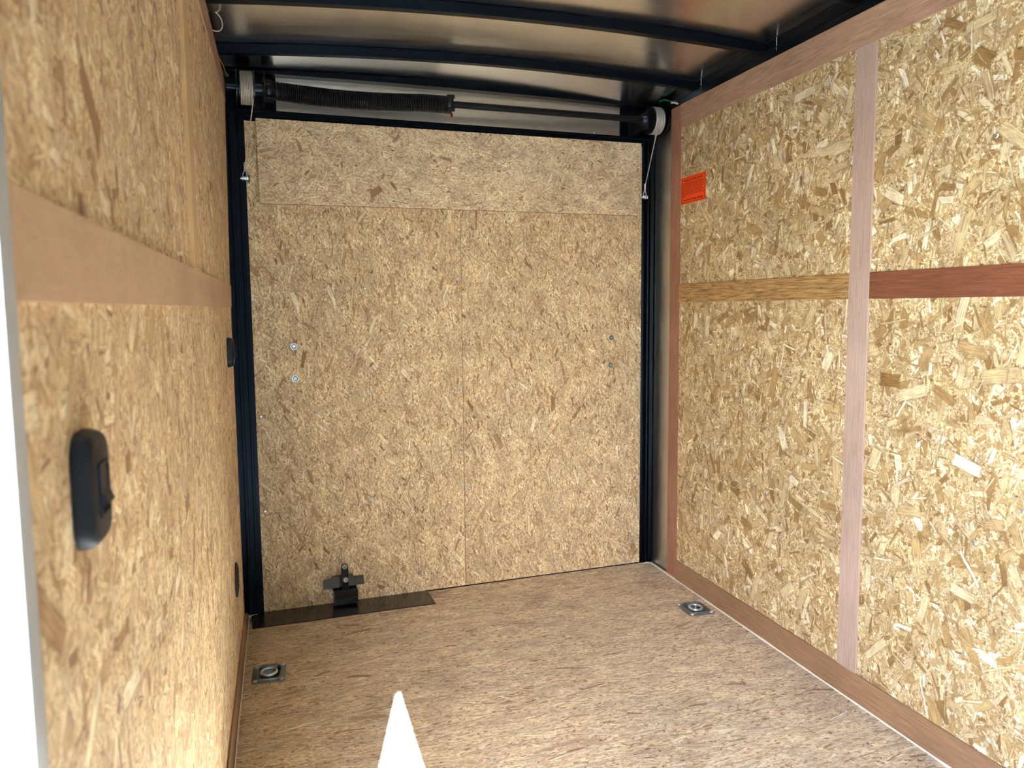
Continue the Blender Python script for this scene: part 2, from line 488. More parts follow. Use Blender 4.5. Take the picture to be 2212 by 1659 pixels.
K = 0.0616
RZ = math.atan(K)
def rear(name, label=None, cat=None, kind=None, group=None, at=(0.0, 0.0, 0.0)):
    """Frame of the rear wall: x sideways from its centre, y outwards, z up."""
    ax = at[0] - 0.92
    p = Vector((0.92, 0, 0)) + Matrix.Rotation(RZ, 3, 'Z') @ Vector((ax, at[1], at[2]))
    return empty(name, p, RZ, label, cat, kind, group)
def rx(x): return x - 0.92

XL, XR, YF, HW = 0.0, 1.83, -4.6, 2.07   # lining planes, front end, lining height
DY0, DY1, DZ = -3.95, -2.734, 1.85         # side doorway

# ------------------------------------------------------------------ floor
ANCH = [(0.090, -0.617, -0.04), (1.738, -0.545, 0.0)]
HX, HY = 0.036, 0.044
bm = bmesh.new()
xs = sorted([-0.03, 1.86] + [a[0] + s * HX for a in ANCH for s in (-1, 1)])
ys = sorted([YF, 0.10] + [a[1] + s * HY for a in ANCH for s in (-1, 1)])
vt = {}
def gv(i, j, z):
    if (i, j, z) not in vt: vt[(i, j, z)] = bm.verts.new((xs[i], ys[j], z))
    return vt[(i, j, z)]
def hole(i, j):
    cx, cyy = (xs[i] + xs[i + 1]) / 2, (ys[j] + ys[j + 1]) / 2
    return any(abs(cx - a[0]) < HX and abs(cyy - a[1]) < HY for a in ANCH)
for i in range(len(xs) - 1):
    for j in range(len(ys) - 1):
        if hole(i, j):
            for (a, b), (c, d), (u, v) in (((i, j), (i + 1, j), (i, j - 1)), ((i + 1, j), (i + 1, j + 1), (i + 1, j)), ((i + 1, j + 1), (i, j + 1), (i, j + 1)), ((i, j + 1), (i, j), (i - 1, j))):
                if hole(u, v): continue
                bm.faces.new((gv(a, b, 0), gv(c, d, 0), gv(c, d, -0.05), gv(a, b, -0.05)))
        else:
            bm.faces.new((gv(i, j, 0), gv(i + 1, j, 0), gv(i + 1, j + 1, 0), gv(i, j + 1, 0)))
            bm.faces.new((gv(i, j, -0.05), gv(i, j + 1, -0.05), gv(i + 1, j + 1, -0.05), gv(i + 1, j, -0.05)))
n_i, n_j = len(xs) - 1, len(ys) - 1
for i in range(n_i):
    for j in (0, n_j):
        bm.faces.new((gv(i, j, 0), gv(i + 1, j, 0), gv(i + 1, j, -0.05), gv(i, j, -0.05)))
for j in range(n_j):
    for i in (0, n_i):
        bm.faces.new((gv(i, j, 0), gv(i, j + 1, 0), gv(i, j + 1, -0.05), gv(i, j, -0.05)))
floor = finish('floor', bm, M_osb_floor, uvoff=(3.3, 6.1))
tag(floor, 'strand board trailer floor with fine sideways flakes', None, 'structure')
for x, y in [(1.191, -1.29), (1.205, -1.302), (0.679, -1.325), (0.69, -1.345), (0.212, -0.87), (0.692, -0.41), (0.746, -0.792), (1.251, -0.305), (0.214, -0.436), (1.254, -0.833)]:
    screw(floor, (x, y, 0.0), (-PI / 2, 0, random.uniform(0, 3)), 0.95)
bm = bmesh.new()
pts = []
for i in range(90):
    y = 0.03 - i * 0.05
    pts.append((1.829 + random.uniform(-0.0012, 0.0012), y, 0.001))
add_tube(bm, pts, [0.0056 + random.uniform(-0.0009, 0.0012) for _ in pts], 8)
o = finish('caulk_bead', bm, M_white, floor, smooth=True); o['label'] = 'bead of white caulk along the right wall'
bm = bmesh.new()
pts = [(0.0065 + random.uniform(-0.0008, 0.0008), -0.06 - i * 0.06, 0.001) for i in range(42)]
add_tube(bm, pts, 0.0028, 8)
o = finish('caulk_bead', bm, M_white, floor, smooth=True); o['label'] = 'thin bead of white caulk along the left wall'

for pts in ([(0.004, -0.085, 0.002), (0.020, -0.072, 0.003), (0.040, -0.070, 0.002)], [(1.790, 0.034, 0.002), (1.806, 0.038, 0.003), (1.822, 0.034, 0.002)]):
    bm = bmesh.new(); add_tube(bm, pts, 0.0032, 7)
    finish('caulk_bead', bm, M_white, floor, smooth=True)['label'] = 'short smear of white caulk at a post foot'

# ------------------------------------------------------------------ right wall
wr = box('wall_right', 1.838, 1.90, YF, 0.14, -0.05, 2.16, M_alu_side)
tag(wr, 'right side wall of the trailer, bare aluminium behind strand board lining', None, 'structure')
LX0, LX1 = 1.83, 1.838
def rpanel(y0, y1, z0, z1, lab, mat=None, name='wall_panel', x0=LX0, rot=False, bev=0.0008):
    o = box(name, x0, LX1, y0, y1, z0, z1, mat or M_osb_wall, wr, bev, uvrot=rot)
    o['label'] = lab
    return o
p1 = rpanel(-1.32, -0.215, 1.278, 2.02, 'upper rear strand board panel with large flakes')
p2 = rpanel(-1.32, -0.215, 0.05, 1.276, 'lower rear strand board panel with large flakes')
p3 = rpanel(YF, -1.322, 1.278, 2.02, 'upper front strand board panel with large flakes')
p4 = rpanel(YF, -1.322, 0.05, 1.276, 'lower front strand board panel with large flakes')
rpanel(-0.215, -0.125, 0.0, 2.07, 'reddish upright strip at the rear end', M_red, 'wood_strip', 1.829, True)
rpanel(YF, -0.2155, 1.972, 2.07, 'pinkish brown strip along the top', M_band, 'wood_strip', 1.826)
rpanel(-1.365, -1.28, 0.094, 1.9715, 'mauve brown upright strip between the panels', M_mauve, 'wood_strip', 1.8245, True)
rpanel(-1.2795, -0.2155, 1.240, 1.317, 'golden brown plywood strip with dark grain', M_gold, 'wood_strip', 1.826)
rpanel(YF, -1.3655, 1.240, 1.317, 'dark reddish strip right of the upright', M_red2, 'wood_strip', 1.826)
rpanel(YF, -0.2155, 0.004, 0.0935, 'brown skirting strip above the floor', M_skirt, 'skirting_strip', 1.8255)
for y, z, q in [(-1.769, 1.623, p3), (-1.892, 0.736, p4), (-1.764, 0.621, p4), (-1.749, 0.324, p4), (-0.872, 1.611, p1), (-0.88, 0.55, p2), (-0.50, 0.35, p2), (-0.415, 1.646, p1)]:
    screw(q, (1.830, y, z), (0, 0, -PI / 2), 1.15)

# ------------------------------------------------------------------ left wall
wlft = empty('wall_left', (0, 0, 0), 0, 'left side wall of the trailer with the side doorway', None, 'structure')
bm = bmesh.new()
add_box(bm, -0.06, -0.012, DY1, 0.14, -0.05, 2.16)
add_box(bm, -0.06, -0.012, YF, DY0, -0.05, 2.16)
add_box(bm, -0.06, -0.012, DY0, DY1, DZ, 2.16)
finish('wall_skin', bm, M_alu_side, wlft)
def ye(z): return -0.315 + max(0.0, (z - 1.24)) * 0.27      # rear end of the left lining
def lpanel(name, y0, z0, z1, lab, mat, x1=0.0, y1=None, rot=False, x0=-0.012):
    bm = bmesh.new()
    if y1 is None: pts = [(y0, z0), (ye(z0), z0), (ye(z1), z1), (y0, z1)]
    else: pts = [(y0, z0), (y1, z0), (y1, z1), (y0, z1)]
    add_prism(bm, pts, x0, x1, 'x')
    o = finish(name, bm, mat, wlft, uvrot=rot)
    o['label'] = lab
    return o
YD = DY1 + 0.006
l1 = lpanel('wall_panel', YD, 1.275, 2.03, 'upper strand board panel with an upright strip on it', M_osb_wall_left)
l2 = lpanel('wall_panel', YD, 0.03, 1.273, 'lower strand board panel with the switch', M_osb_wall_left)
lpanel('wood_strip', YD, 1.234, 1.311, 'wide tan horizontal strip', M_mdf, 0.005)
lpanel('wood_strip', -1.565, 1.3112, 1.99, 'narrow tan upright strip', M_tan, 0.008, -1.475, rot=True)
lpanel('wood_strip', YD, 1.992, 2.07, 'reddish strip along the top', M_band, 0.004)
lpanel('skirting_strip', YD, 0.004, 0.094, 'brown skirting strip above the floor', M_skirt, 0.005)
bm = bmesh.new()
add_prism(bm, [(ye(0), 0), (ye(0) + 0.006, 0), (ye(1.24) + 0.006, 1.24), (ye(2.07) + 0.006, 2.07), (ye(2.07), 2.07), (ye(1.24), 1.24)], -0.012, 0.002, 'x')
o = finish('wood_strip', bm, M_edge, wlft, uvrot=True); o['label'] = 'thin pale end strip beside the black post'
box('wall_panel', -0.012, 0, YF, DY0 - 0.006, 0.0, 2.07, M_osb_wall_left, wlft)['label'] = 'strand board panel in front of the doorway'
box('wall_panel', -0.012, 0, DY0 - 0.006, YD, DZ + 0.006, 2.07, M_osb_wall_left, wlft)['label'] = 'strand board strip over the doorway'
for y, z, q in [(-0.9, 0.42, l2), (-0.87, 0.75, l2), (-1.46, 1.65, l1)]:
    screw(q, (0.0, y, z), (0, 0, PI / 2), 1.0)

# side doorway frame
d2 = empty('door_2', (-0.03, (DY0 + DY1) / 2, 0), 0, 'white metal side doorway frame at the left edge of the photo', None, 'structure')
def frame_piece(name, pts, z0, z1, axis='z'):
    bm = bmesh.new(); add_prism(bm, pts, z0, z1, axis)
    return bm
bm = bmesh.new()
yc = (DY0 + DY1) / 2
add_box(bm, -0.036, 0.034, DY1 - yc - 0.004, DY1 - yc + 0.002, 0.0, DZ, 0.0015, 2)
add_box(bm, 0.0302, 0.036, DY1 - yc - 0.004, DY1 - yc + 0.026, 0.0, DZ + 0.03, 0.0025, 3)
finish('door_jamb', bm, M_whitemetal, d2, smooth=True)
bm = bmesh.new()
add_box(bm, -0.036, 0.034, DY0 - yc - 0.002, DY0 - yc + 0.004, 0.0, DZ, 0.0015, 2)
add_box(bm, 0.0302, 0.036, DY0 - yc - 0.034, DY0 - yc + 0.004, 0.0, DZ + 0.03, 0.0025, 3)
finish('door_jamb', bm, M_whitemetal, d2, smooth=True)
box('door_head', -0.036, 0.034, DY0 - yc + 0.004, DY1 - yc - 0.004, DZ - 0.002, DZ + 0.004, M_whitemetal, d2, 0.001)
bm = bmesh.new()
add_box(bm, 0.008, 0.028, DY1 - yc - 0.010, DY1 - yc - 0.0035, 1.225, 1.275, 0.002, 2)
add_cyl(bm, (0.018, DY1 - yc - 0.013, 1.236), (0.018, DY1 - yc - 0.0095, 1.236), 0.004, seg=12)
add_cyl(bm, (0.018, DY1 - yc - 0.013, 1.264), (0.018, DY1 - yc - 0.0095, 1.264), 0.004, seg=12)
o = finish('strike_plate', bm, M_zinc, d2, smooth=True)

# front end behind the camera, ground outside
wf = box('wall_front', -0.012, 1.838, YF - 0.05, YF, 0, 2.14, M_whitewall)
tag(wf, 'front wall of the trailer behind the camera', None, 'structure')
g = box('ground', -14, 14, -18, 10, -0.60, -0.50, M_ground)
tag(g, 'pale gravel yard around the trailer', None, 'structure')

# ------------------------------------------------------------------ ceiling
def roofz(x, y=-1.0): return 2.172 - 0.036 * ((x - 0.90) / 0.95) ** 2 - max(0.0, y + 0.29) * 0.093
bm = bmesh.new()
NX = 24
xs2 = [-0.04 + 1.92 * i / NX for i in range(NX + 1)]
ysr = [YF - 0.05, -0.30, -0.285, 0.0, 0.14]
top = [[bm.verts.new((x, y, roofz(x, y) + 0.03)) for x in xs2] for y in ysr]
bot = [[bm.verts.new((x, y, roofz(x, y))) for x in xs2] for y in ysr]
for j in range(len(ysr) - 1):
    for i in range(NX):
        bm.faces.new((bot[j][i], bot[j][i + 1], bot[j + 1][i + 1], bot[j + 1][i]))
        bm.faces.new((top[j][i], top[j][i + 1], top[j + 1][i + 1], top[j + 1][i]))
    for i in (0, NX):
        bm.faces.new((bot[j][i], bot[j + 1][i], top[j + 1][i], top[j][i]))
for j in (0, len(ysr) - 1):
    for i in range(NX):
        bm.faces.new((bot[j][i], bot[j][i + 1], top[j][i + 1], top[j][i]))
ceiling = finish('ceiling', bm, M_alu, smooth=True)
tag(ceiling, 'gently arched bare aluminium roof skin on black roof bows', None, 'structure')

def add_bow(bm, y0, y1, h=0.033, lipf=True):
    n = 28
    sec = [(y0, -h), (y1, -h), (y1, -0.0015), (y0 , -0.0015)]
    rings = []
    for i in range(n + 1):
        x = -0.010 + 1.865 * i / n
        rings.append([bm.verts.new((x, y, roofz(x) + dz)) for y, dz in sec])
    for i in range(n):
        for k in range(4):
            bm.faces.new((rings[i][k], rings[i][(k + 1) % 4], rings[i + 1][(k + 1) % 4], rings[i + 1][k]))
    bm.faces.new(rings[0][::-1]); bm.faces.new(rings[-1])
    # thin seam rib a little above the lower edge
    rings = []
    sec = [(y0 - 0.0025, -0.0045), (y0, -0.0045), (y0, -0.0018), (y0 - 0.0025, -0.0018)]
    for i in range(n + 1):
        x = -0.010 + 1.865 * i / n
        rings.append([bm.verts.new((x, y, roofz(x) + dz)) for y, dz in sec])
    for i in range(n):
        for k in range(4):
            bm.faces.new((rings[i][k], rings[i][(k + 1) % 4], rings[i + 1][(k + 1) % 4], rings[i + 1][k]))
for y in (-0.32, -0.805, -1.29, -1.78, -2.27, -2.76, -3.25, -3.74, -4.23):
    bm = bmesh.new(); add_bow(bm, y, y + 0.030)
    finish('roof_bow', bm, M_black, ceiling)
for x0, x1, lab in ((1.842, 1.858, 'black top rail above the right wall'), (-0.020, -0.008, 'black top rail above the left wall')):
    bm = bmesh.new()
    if x0 > 1:
        add_box(bm, 1.8355, 1.870, YF, 0.12, 2.050, 2.136, 0.001)
        add_box(bm, 1.8310, 1.8355, YF, 0.12, 2.100, 2.106, 0.0005)
    else:
        add_box(bm, -0.045, -0.0095, YF, 0.12, 2.050, 2.137, 0.001)
        add_box(bm, -0.0095, -0.006, YF, 0.12, 2.100, 2.106, 0.0005)
    finish('top_rail', bm, M_black, ceiling)['label'] = lab
for (x, y, z) in ((1.832, -0.37, 2.13), (1.832, -0.875, 2.13)):
    bm = bmesh.new()
    add_cyl(bm, (0, 0, 0.005), (0, 0, -0.034), 0.0013, 0.0011, 8)
    add_cyl(bm, (0, 0, -0.034), (0, 0, -0.042), 0.0011, 0.0001, 8)
    o = finish('screw', bm, M_zinc, ceiling, loc=(x, y, z)); o['label'] = 'screw point poking down beside the right rail'

# ------------------------------------------------------------------ rear wall frame
wb = rear('wall_back', 'black steel rear door frame with an aluminium header panel', None, 'structure', at=(0.92, 0, 0))
box('outer_skin', rx(-0.05), rx(1.88), 0.03, 0.05, -0.05, 2.20, M_black, wb)
box('header_skin', rx(0.10), rx(1.75), 0.006, 0.012, 1.965, 2.13, M_alu_head, wb)
bm = bmesh.new(); add_box(bm, rx(-0.03), rx(0.183), -0.003, 0.006, 1.965, 2.13, 0.0008)
finish('corner_plate', bm, M_black, wb)
bm = bmesh.new(); add_box(bm, rx(1.665), rx(1.86), -0.003, 0.006, 1.965, 2.13, 0.0008)
finish('corner_plate', bm, M_black, wb)
bm = bmesh.new()
n = 20
rings = []
for i in range(n + 1):
    x = -0.012 + 1.86 * i / n
    zb = 2.117 - 0.010 * ((x - 0.9) / 0.9) ** 2
    rings.append([bm.verts.new((rx(x), y, z)) for y, z in ((-0.035, zb + 0.003), (0.02, zb), (0.02, roofz(x, 0.02) - 0.001), (-0.035, roofz(x, -0.035) - 0.001))])
for i in range(n):
    for k in range(4):
        bm.faces.new((rings[i][k], rings[i][(k + 1) % 4], rings[i + 1][(k + 1) % 4], rings[i + 1][k]))
finish('top_beam', bm, M_black, wb)
bm = bmesh.new()
add_box(bm, rx(0.034), rx(1.815), -0.016, 0.010, 1.958, 1.978, 0.001)
add_box(bm, rx(0.034), rx(1.815), -0.026, -0.016, 1.972, 1.980, 0.001)
add_box(bm, rx(0.058), rx(1.79), -0.004, 0.010, 1.942, 1.958, 0.001)
finish('door_header', bm, M_black, wb)
for s, (a, b) in (('l', (-0.012, 0.060)), ('r', (1.778, 1.835))):
    bm = bmesh.new()
    # folded post: web, two ribs, inner stop
    if s == 'l':
        add_box(bm, rx(0.008), rx(0.018), -0.012, 0.012, 0.0, 1.97, 0.0012)
        add_box(bm, rx(0.018), rx(0.038), -0.002, 0.012, 0.0, 1.97, 0.0008)
        add_box(bm, rx(0.038), rx(0.0475), -0.020, 0.012, 0.0, 1.965, 0.0012)
        add_box(bm, rx(0.0475), rx(0.062), -0.001, 0.012, 0.0, 1.955, 0.0008)
    else:
        add_box(bm, rx(1.817), rx(1.836), -0.012, 0.012, 0.0, 1.97, 0.0012)
        add_box(bm, rx(1.806), rx(1.817), -0.002, 0.012, 0.0, 1.97, 0.0008)
        add_box(bm, rx(1.797), rx(1.806), -0.018, 0.012, 0.0, 1.965, 0.0012)
        add_box(bm, rx(1.778), rx(1.797), -0.001, 0.012, 0.0, 1.955, 0.0008)
    finish('door_post', bm, M_black, wb)['label'] = 'black folded steel post on the %s of the ramp door' % ('left' if s == 'l' else 'right')
box('threshold', rx(0.0), rx(1.835), -0.002, 0.03, -0.008, 0.0015, M_black, wb)
for x, z in ((0.299, 1.987), (0.962, 1.986), (1.54, 1.991)):
    screw(wb, (rx(x), 0.006, z), (0, 0, 0), 1.0)

# ------------------------------------------------------------------ ramp door
d1 = rear('door_1', 'strand board ramp door filling the rear of the trailer', None, 'structure', at=(0.92, 0, 0))
def dpanel(name, pts, y0, mat, lab, y1=0.0285, uvrot=False):
    bm = bmesh.new(); add_prism(bm, [(rx(x), z) for x, z in pts], y0, y1, 'y')
    o = finish(name, bm, mat, d1, uvrot=uvrot); o['label'] = lab
    return o
dp1 = dpanel('door_panel', [(0.0605, 0.004), (0.9125, 0.004), (0.9135, 1.93), (0.9135, 1.944), (0.0605, 1.944)], 0.0, M_osb_door, 'left strand board sheet of the ramp door')
dp2 = dpanel('door_panel', [(0.9150, 0.004), (1.7785, 0.004), (1.7785, 1.95), (0.9150, 1.95)], 0.0004, M_osb_door, 'right strand board sheet of the ramp door')
dp3 = dpanel('header_board', [(0.108, 1.632), (1.748, 1.634), (1.766, 1.955), (0.104, 1.951)], -0.016, M_osb_header, 'wide horizontal strand board across the top of the door', -0.0005)
dp3.data.materials.append(M_edge_dark)
for p in dp3.data.polygons:
    if abs(p.normal.y) < 0.5: p.material_index = 1
for x, z in [(0.076, 1.262), (0.081, 0.802), (0.082, 0.418), (0.072, 0.062), (0.505, 1.306), (0.507, 0.884), (0.51, 0.43), (0.498, 0.053), (0.083, 1.80), (0.897, 1.345), (0.897, 0.881), (0.903, 0.46)]:
    screw(dp1, (rx(x), 0.0, z), (0, random.uniform(0, 3), 0), 1.3)
for x, z in [(0.925, 1.352), (0.922, 0.439), (1.342, 0.05), (1.335, 0.9), (1.34, 0.44), (1.77, 0.42), (1.768, 0.86)]:
    screw(dp2, (rx(x), 0.0, z), (0, random.uniform(0, 3), 0), 1.1)
for x, z in ((0.5, 1.70), (1.0, 1.68), (1.5, 1.69)):
    screw(dp3, (rx(x), -0.012, z), (0, 1, 0), 0.8)
def washer_bolt(x, z, r, dim):
    bm = bmesh.new()
    add_lathe(bm, [(0.0, 0.0045), (0.0, r), (-0.0008, r), (-0.0018, r - 0.001), (-0.0018, 0.0045)], (0, 0, 0), 'y', 28, closed=True)
    w = finish('washer', bm, M_zinc if not dim else M_galv, d1, loc=(rx(x), 0.0, z), smooth=True)
    bm = bmesh.new()
    add_lathe(bm, [(0.0, r * 0.52), (-0.0045, r * 0.52), (-0.0062, r * 0.42), (-0.0062, r * 0.30), (-0.003, r * 0.26), (-0.003, r * 0.10), (-0.0055, r * 0.08)], (0, 0, 0), 'y', 6 if dim else 20)
    finish('bolt_head', bm, M_zinc, w, smooth=True)
    bm = bmesh.new()
    add_lathe(bm, [(-0.0019, r * 0.55), (-0.0019, r * 0.68), (-0.0022, r * 0.68), (-0.0022, r * 0.55)], (0, 0, 0), 'y', 24, closed=True)
    finish('gasket', bm, M_rubber, w)
washer_bolt(0.216, 1.076, 0.0145, False); washer_bolt(0.217, 0.948, 0.0145, False)
washer_bolt(1.625, 1.081, 0.0115, True); washer_bolt(1.621, 0.954, 0.0115, True)

# ------------------------------------------------------------------ torsion spring and lift cables
RY, RZH = -0.10, 2.037
ts = rear('torsion_spring', 'black coiled torsion spring on a shaft between two cable drums above the door', 'door spring', at=(0.92, RY, RZH))
bm = bmesh.new(); add_cyl(bm, (rx(0.002), 0, 0), (rx(1.829), 0, 0), 0.0125, seg=24)
add_box(bm, rx(0.87), rx(1.72), -0.003, 0.003, 0.0118, 0.0142)
finish('shaft', bm, M_spring, ts, smooth=True)
# coil
bm = bmesh.new()
turns, per = 96, 18
x0, x1 = rx(0.168), rx(0.832)
pts = []
tot = turns * per
for i in range(tot + 1):
    t = i / tot
    a = 2 * PI * turns * t
    sag = -0.011 * math.sin(PI * min(1, t * 1.15)) - 0.002
    pts.append((x0 + (x1 - x0) * t, math.cos(a) * 0.0315, math.sin(a) * 0.0315 + sag))
add_tube(bm, pts, 0.0032, 6)
finish('coil_spring', bm, M_spring, ts, smooth=True)
# winding cone
bm = bmesh.new()
prof = [(0.826, 0.0285), (0.836, 0.036), (0.846, 0.036), (0.850, 0.026), (0.858, 0.024), (0.860, 0.0135)]
add_lathe(bm, [(rx(a), r) for a, r in prof], (0, 0, 0), 'x', 28)
for k in range(4):
    a = PI / 4 + k * PI / 2
    c, s = math.cos(a) * 0.034, math.sin(a) * 0.034
    add_cyl(bm, (rx(0.832), c, s), (rx(0.860), c, s), 0.0085, seg=14)
wc = finish('winding_cone', bm, M_spring, ts, smooth=True)
bm = bmesh.new(); add_cyl(bm, (rx(0.852), -0.010, -0.036), (rx(0.852), -0.014, -0.051), 0.0048, seg=4)
finish('set_screw', bm, M_redpaint, wc)['label'] = 'set screw with a red square head'
# left anchor bracket with stationary cone
bm = bmesh.new()
add_box(bm, rx(0.133), rx(0.138), -0.036, 0.096, -0.045, 0.052, 0.001)
add_prism(bm, [(-0.036, 0.050), (0.096, 0.050), (0.096, 0.062), (0.02, 0.068)], rx(0.133), rx(0.138), 'x')
add_box(bm, rx(0.100), rx(0.138), 0.088, 0.096, -0.060, 0.055, 0.001)
add_lathe(bm, [(rx(0.138), 0.032), (rx(0.150), 0.036), (rx(0.160), 0.034), (rx(0.166), 0.028)], (0, 0, 0), 'x', 24)
add_box(bm, rx(0.140), rx(0.168), -0.030, 0.030, -0.040, -0.032, 0.001)
for s in (-1, 1):
    add_cyl(bm, (rx(0.127), s * 0.024, -0.026), (rx(0.133), s * 0.024, -0.026), 0.008, seg=6)
    add_cyl(bm, (rx(0.127), s * 0.024, 0.026), (rx(0.133), s * 0.024, 0.026), 0.008, seg=6)
finish('anchor_bracket', bm, M_spring, ts, smooth=True)
def drum(xa, xb, xf, rw, rf, hub, name='cable_drum'):
    """Wound from xa to xb, big flange at xf, hub (x0, x1)."""
    bm = bmesh.new()
    s = 1 if xf > xa else -1
    add_lathe(bm, [(rx(hub[0]), 0.0128), (rx(hub[0]), 0.022), (rx(hub[1]), 0.022), (rx(hub[1]), 0.0128)], (0, 0, 0), 'x', 24)
    lo, hi = min(xa, xb), max(xa, xb)
    add_lathe(bm, [(rx(lo), rw - 0.004), (rx(hi), rw - 0.004)], (0, 0, 0), 'x', 40)
    add_lathe(bm, [(rx(xf), 0.030), (rx(xf), rf), (rx(xf + 0.0035), rf), (rx(xf + 0.0035), 0.030)], (0, 0, 0), 'x', 44)
    oth = xb if abs(xb - xf) > abs(xa - xf) else xa
    add_lathe(bm, [(rx(oth) - 0.003, 0.028), (rx(oth) - 0.003, rw + 0.003), (rx(oth) + 0.003, rw + 0.003), (rx(oth) + 0.003, 0.028)], (0, 0, 0), 'x', 40)
    # raised spokes on the inner face
    d = finish(name, bm, M_spring, ts, smooth=True)
    bm = bmesh.new()
    nt = int(round((hi - lo - 0.006) / 0.0060))
    pts = []
    per = 36
    for i in range(nt * per + 1):
        t = i / (nt * per); a = 2 * PI * nt * t
        pts.append((rx(lo + 0.004) + (hi - lo - 0.008) * t, math.cos(a) * (rw + 0.0005), math.sin(a) * (rw + 0.0005)))
    add_tube(bm, pts, 0.0027, 6)
    finish('wound_cable', bm, M_cable, d, smooth=True)['label'] = 'grey steel cable wound on the drum'
    return d
dl = drum(0.046, 0.098, 0.036, 0.057, 0.066, (0.098, 0.128))
dl['label'] = 'left cable drum'
dr = drum(1.757, 1.810, 1.819, 0.056, 0.062, (1.736, 1.760))
dr['label'] = 'right cable drum'
bm = bmesh.new()
add_box(bm, rx(1.733), rx(1.738), -0.03, 0.096, -0.040, 0.036, 0.001)
add_box(bm, rx(1.705), rx(1.738), 0.088, 0.096, -0.055, 0.050, 0.001)
add_lathe(bm, [(rx(1.716), 0.0128), (rx(1.716), 0.019), (rx(1.722), 0.023), (rx(1.728), 0.027), (rx(1.7385), 0.030)], (0, 0, 0), 'x', 24)
finish('end_bearing', bm, M_spring, ts, smooth=True)

def lift_cable(x_top, z_top, x_bot, z_bot, lab, dy_top):
    c = rear('lift_cable', lab, 'cable', group=None, at=(x_bot, -0.022, z_bot))
    X = x_top - x_bot; Z = z_top - z_bot
    bm = bmesh.new()
    add_tube(bm, [(X * (1 - t) , (dy_top + 0.022) * (1 - t) , 0.045 + (Z - 0.045) * (1 - t)) for t in (0, .25, .5, .75, 1)], 0.0020, 8)
    finish('cable', bm, M_cable, c, smooth=True)
    bm = bmesh.new(); add_cyl(bm, (0, 0, 0.034), (0, 0, 0.060), 0.0045, seg=14)
    finish('ferrule', bm, M_cable, c, smooth=True)
    bm = bmesh.new()
    add_tube(bm, [(0.0085 * math.sin(a) * (0.6 if math.cos(a) > 0 else 1), 0, 0.016 + 0.016 * math.cos(a)) for a in [2 * PI * k / 20 for k in range(20)]], 0.0022, 8, closed=True)
    finish('thimble', bm, M_zinc, c, smooth=True)
    bm = bmesh.new()
    add_cyl(bm, (-0.017, 0, 0), (0.016, 0, 0), 0.0034, seg=12)
    add_cyl(bm, (-0.011, 0, 0), (-0.006, 0, 0), 0.0078, seg=6)
    add_cyl(bm, (0.006, 0, 0), (0.011, 0, 0), 0.0085, seg=16)
    add_cyl(bm, (-0.002, 0, 0), (0.002, 0, 0), 0.0095, seg=18)
    finish('bolt', bm, M_zinc, c, smooth=True)
    bm = bmesh.new()
    add_box(bm, 0.012, 0.0155, -0.008, 0.022, -0.016, 0.012, 0.0008)
    finish('bracket', bm, M_black, c)
lift_cable(0.094, 1.985, 0.058, 1.722, 'left steel cable hanging from the drum, bolted to the door edge', RY - 0.057)
lift_cable(1.768, 1.990, 1.782, 1.716, 'right steel cable hanging from the drum, bolted to the door edge', RY - 0.052)

# ------------------------------------------------------------------ floor plate and latch
fp = rear('floor_plate', 'long dark steel plate on the floor at the left foot of the ramp door', 'plate', at=(0.0, 0, 0))
bm = bmesh.new()
add_prism(bm, [(0.012, -0.155), (0.735, -0.158), (0.738, -0.0008), (0.012, -0.0008)], 0.0005, 0.0045, 'z')
finish('plate', bm, M_plate, fp)
lt = rear('door_latch', 'dark steel latch bracket with an upright holed lever at the foot of the ramp door', 'latch', at=(0.382, 0, 0))
bm = bmesh.new()
# square tube seen end-on: front plate, sides, top
add_box(bm, -0.047, 0.050, -0.062, -0.001, 0.014, 0.072, 0.0015, 1)
finish('bracket', bm, M_gloss, lt)
bm = bmesh.new()
pts = [(-0.084, 0.076), (0.083, 0.079), (0.081, 0.112), (0.040, 0.112), (0.038, 0.122), (-0.044, 0.122), (-0.053, 0.112), (-0.084, 0.110)]
vs0 = []; vs1 = []
for x, z in pts:
    y = -0.030 + (z - 0.076) * 0.5
    vs0.append(bm.verts.new((x, y, z))); vs1.append(bm.verts.new((x, y + 0.004, z)))
bm.faces.new(vs0); bm.faces.new(vs1[::-1])
for i in range(len(pts)):
    j = (i + 1) % len(pts); bm.faces.new((vs0[i], vs0[j], vs1[j], vs1[i]))
finish('strike_plate', bm, M_plate, lt)
# lever: slotted bar with rounded, holed top
bm = bmesh.new()
def bar_outline():
    out = []
    for k in range(13):
        a = PI * k / 12
        out.append((0.0135 * math.cos(a), 0.168 + 0.0135 * math.sin(a)))
    return out + [(-0.0135, 0.072), (0.0135, 0.072)]
ol = bar_outline()
hole_pts = [(0.0065 * math.cos(2 * PI * k / 12), 0.168 + 0.0065 * math.sin(2 * PI * k / 12)) for k in range(12)]
YA, YB = -0.048, -0.040
def ring(pts, y): return [bm.verts.new((x, y, z)) for x, z in pts]
oa, ob, ha, hb = ring(ol, YA), ring(ol, YB), ring(hole_pts, YA), ring(hole_pts, YB)
N = len(ol)
for i in range(N): bm.faces.new((oa[i], oa[(i + 1) % N], ob[(i + 1) % N], ob[i]))
for i in range(12): bm.faces.new((ha[i], hb[i], hb[(i + 1) % 12], ha[(i + 1) % 12]))
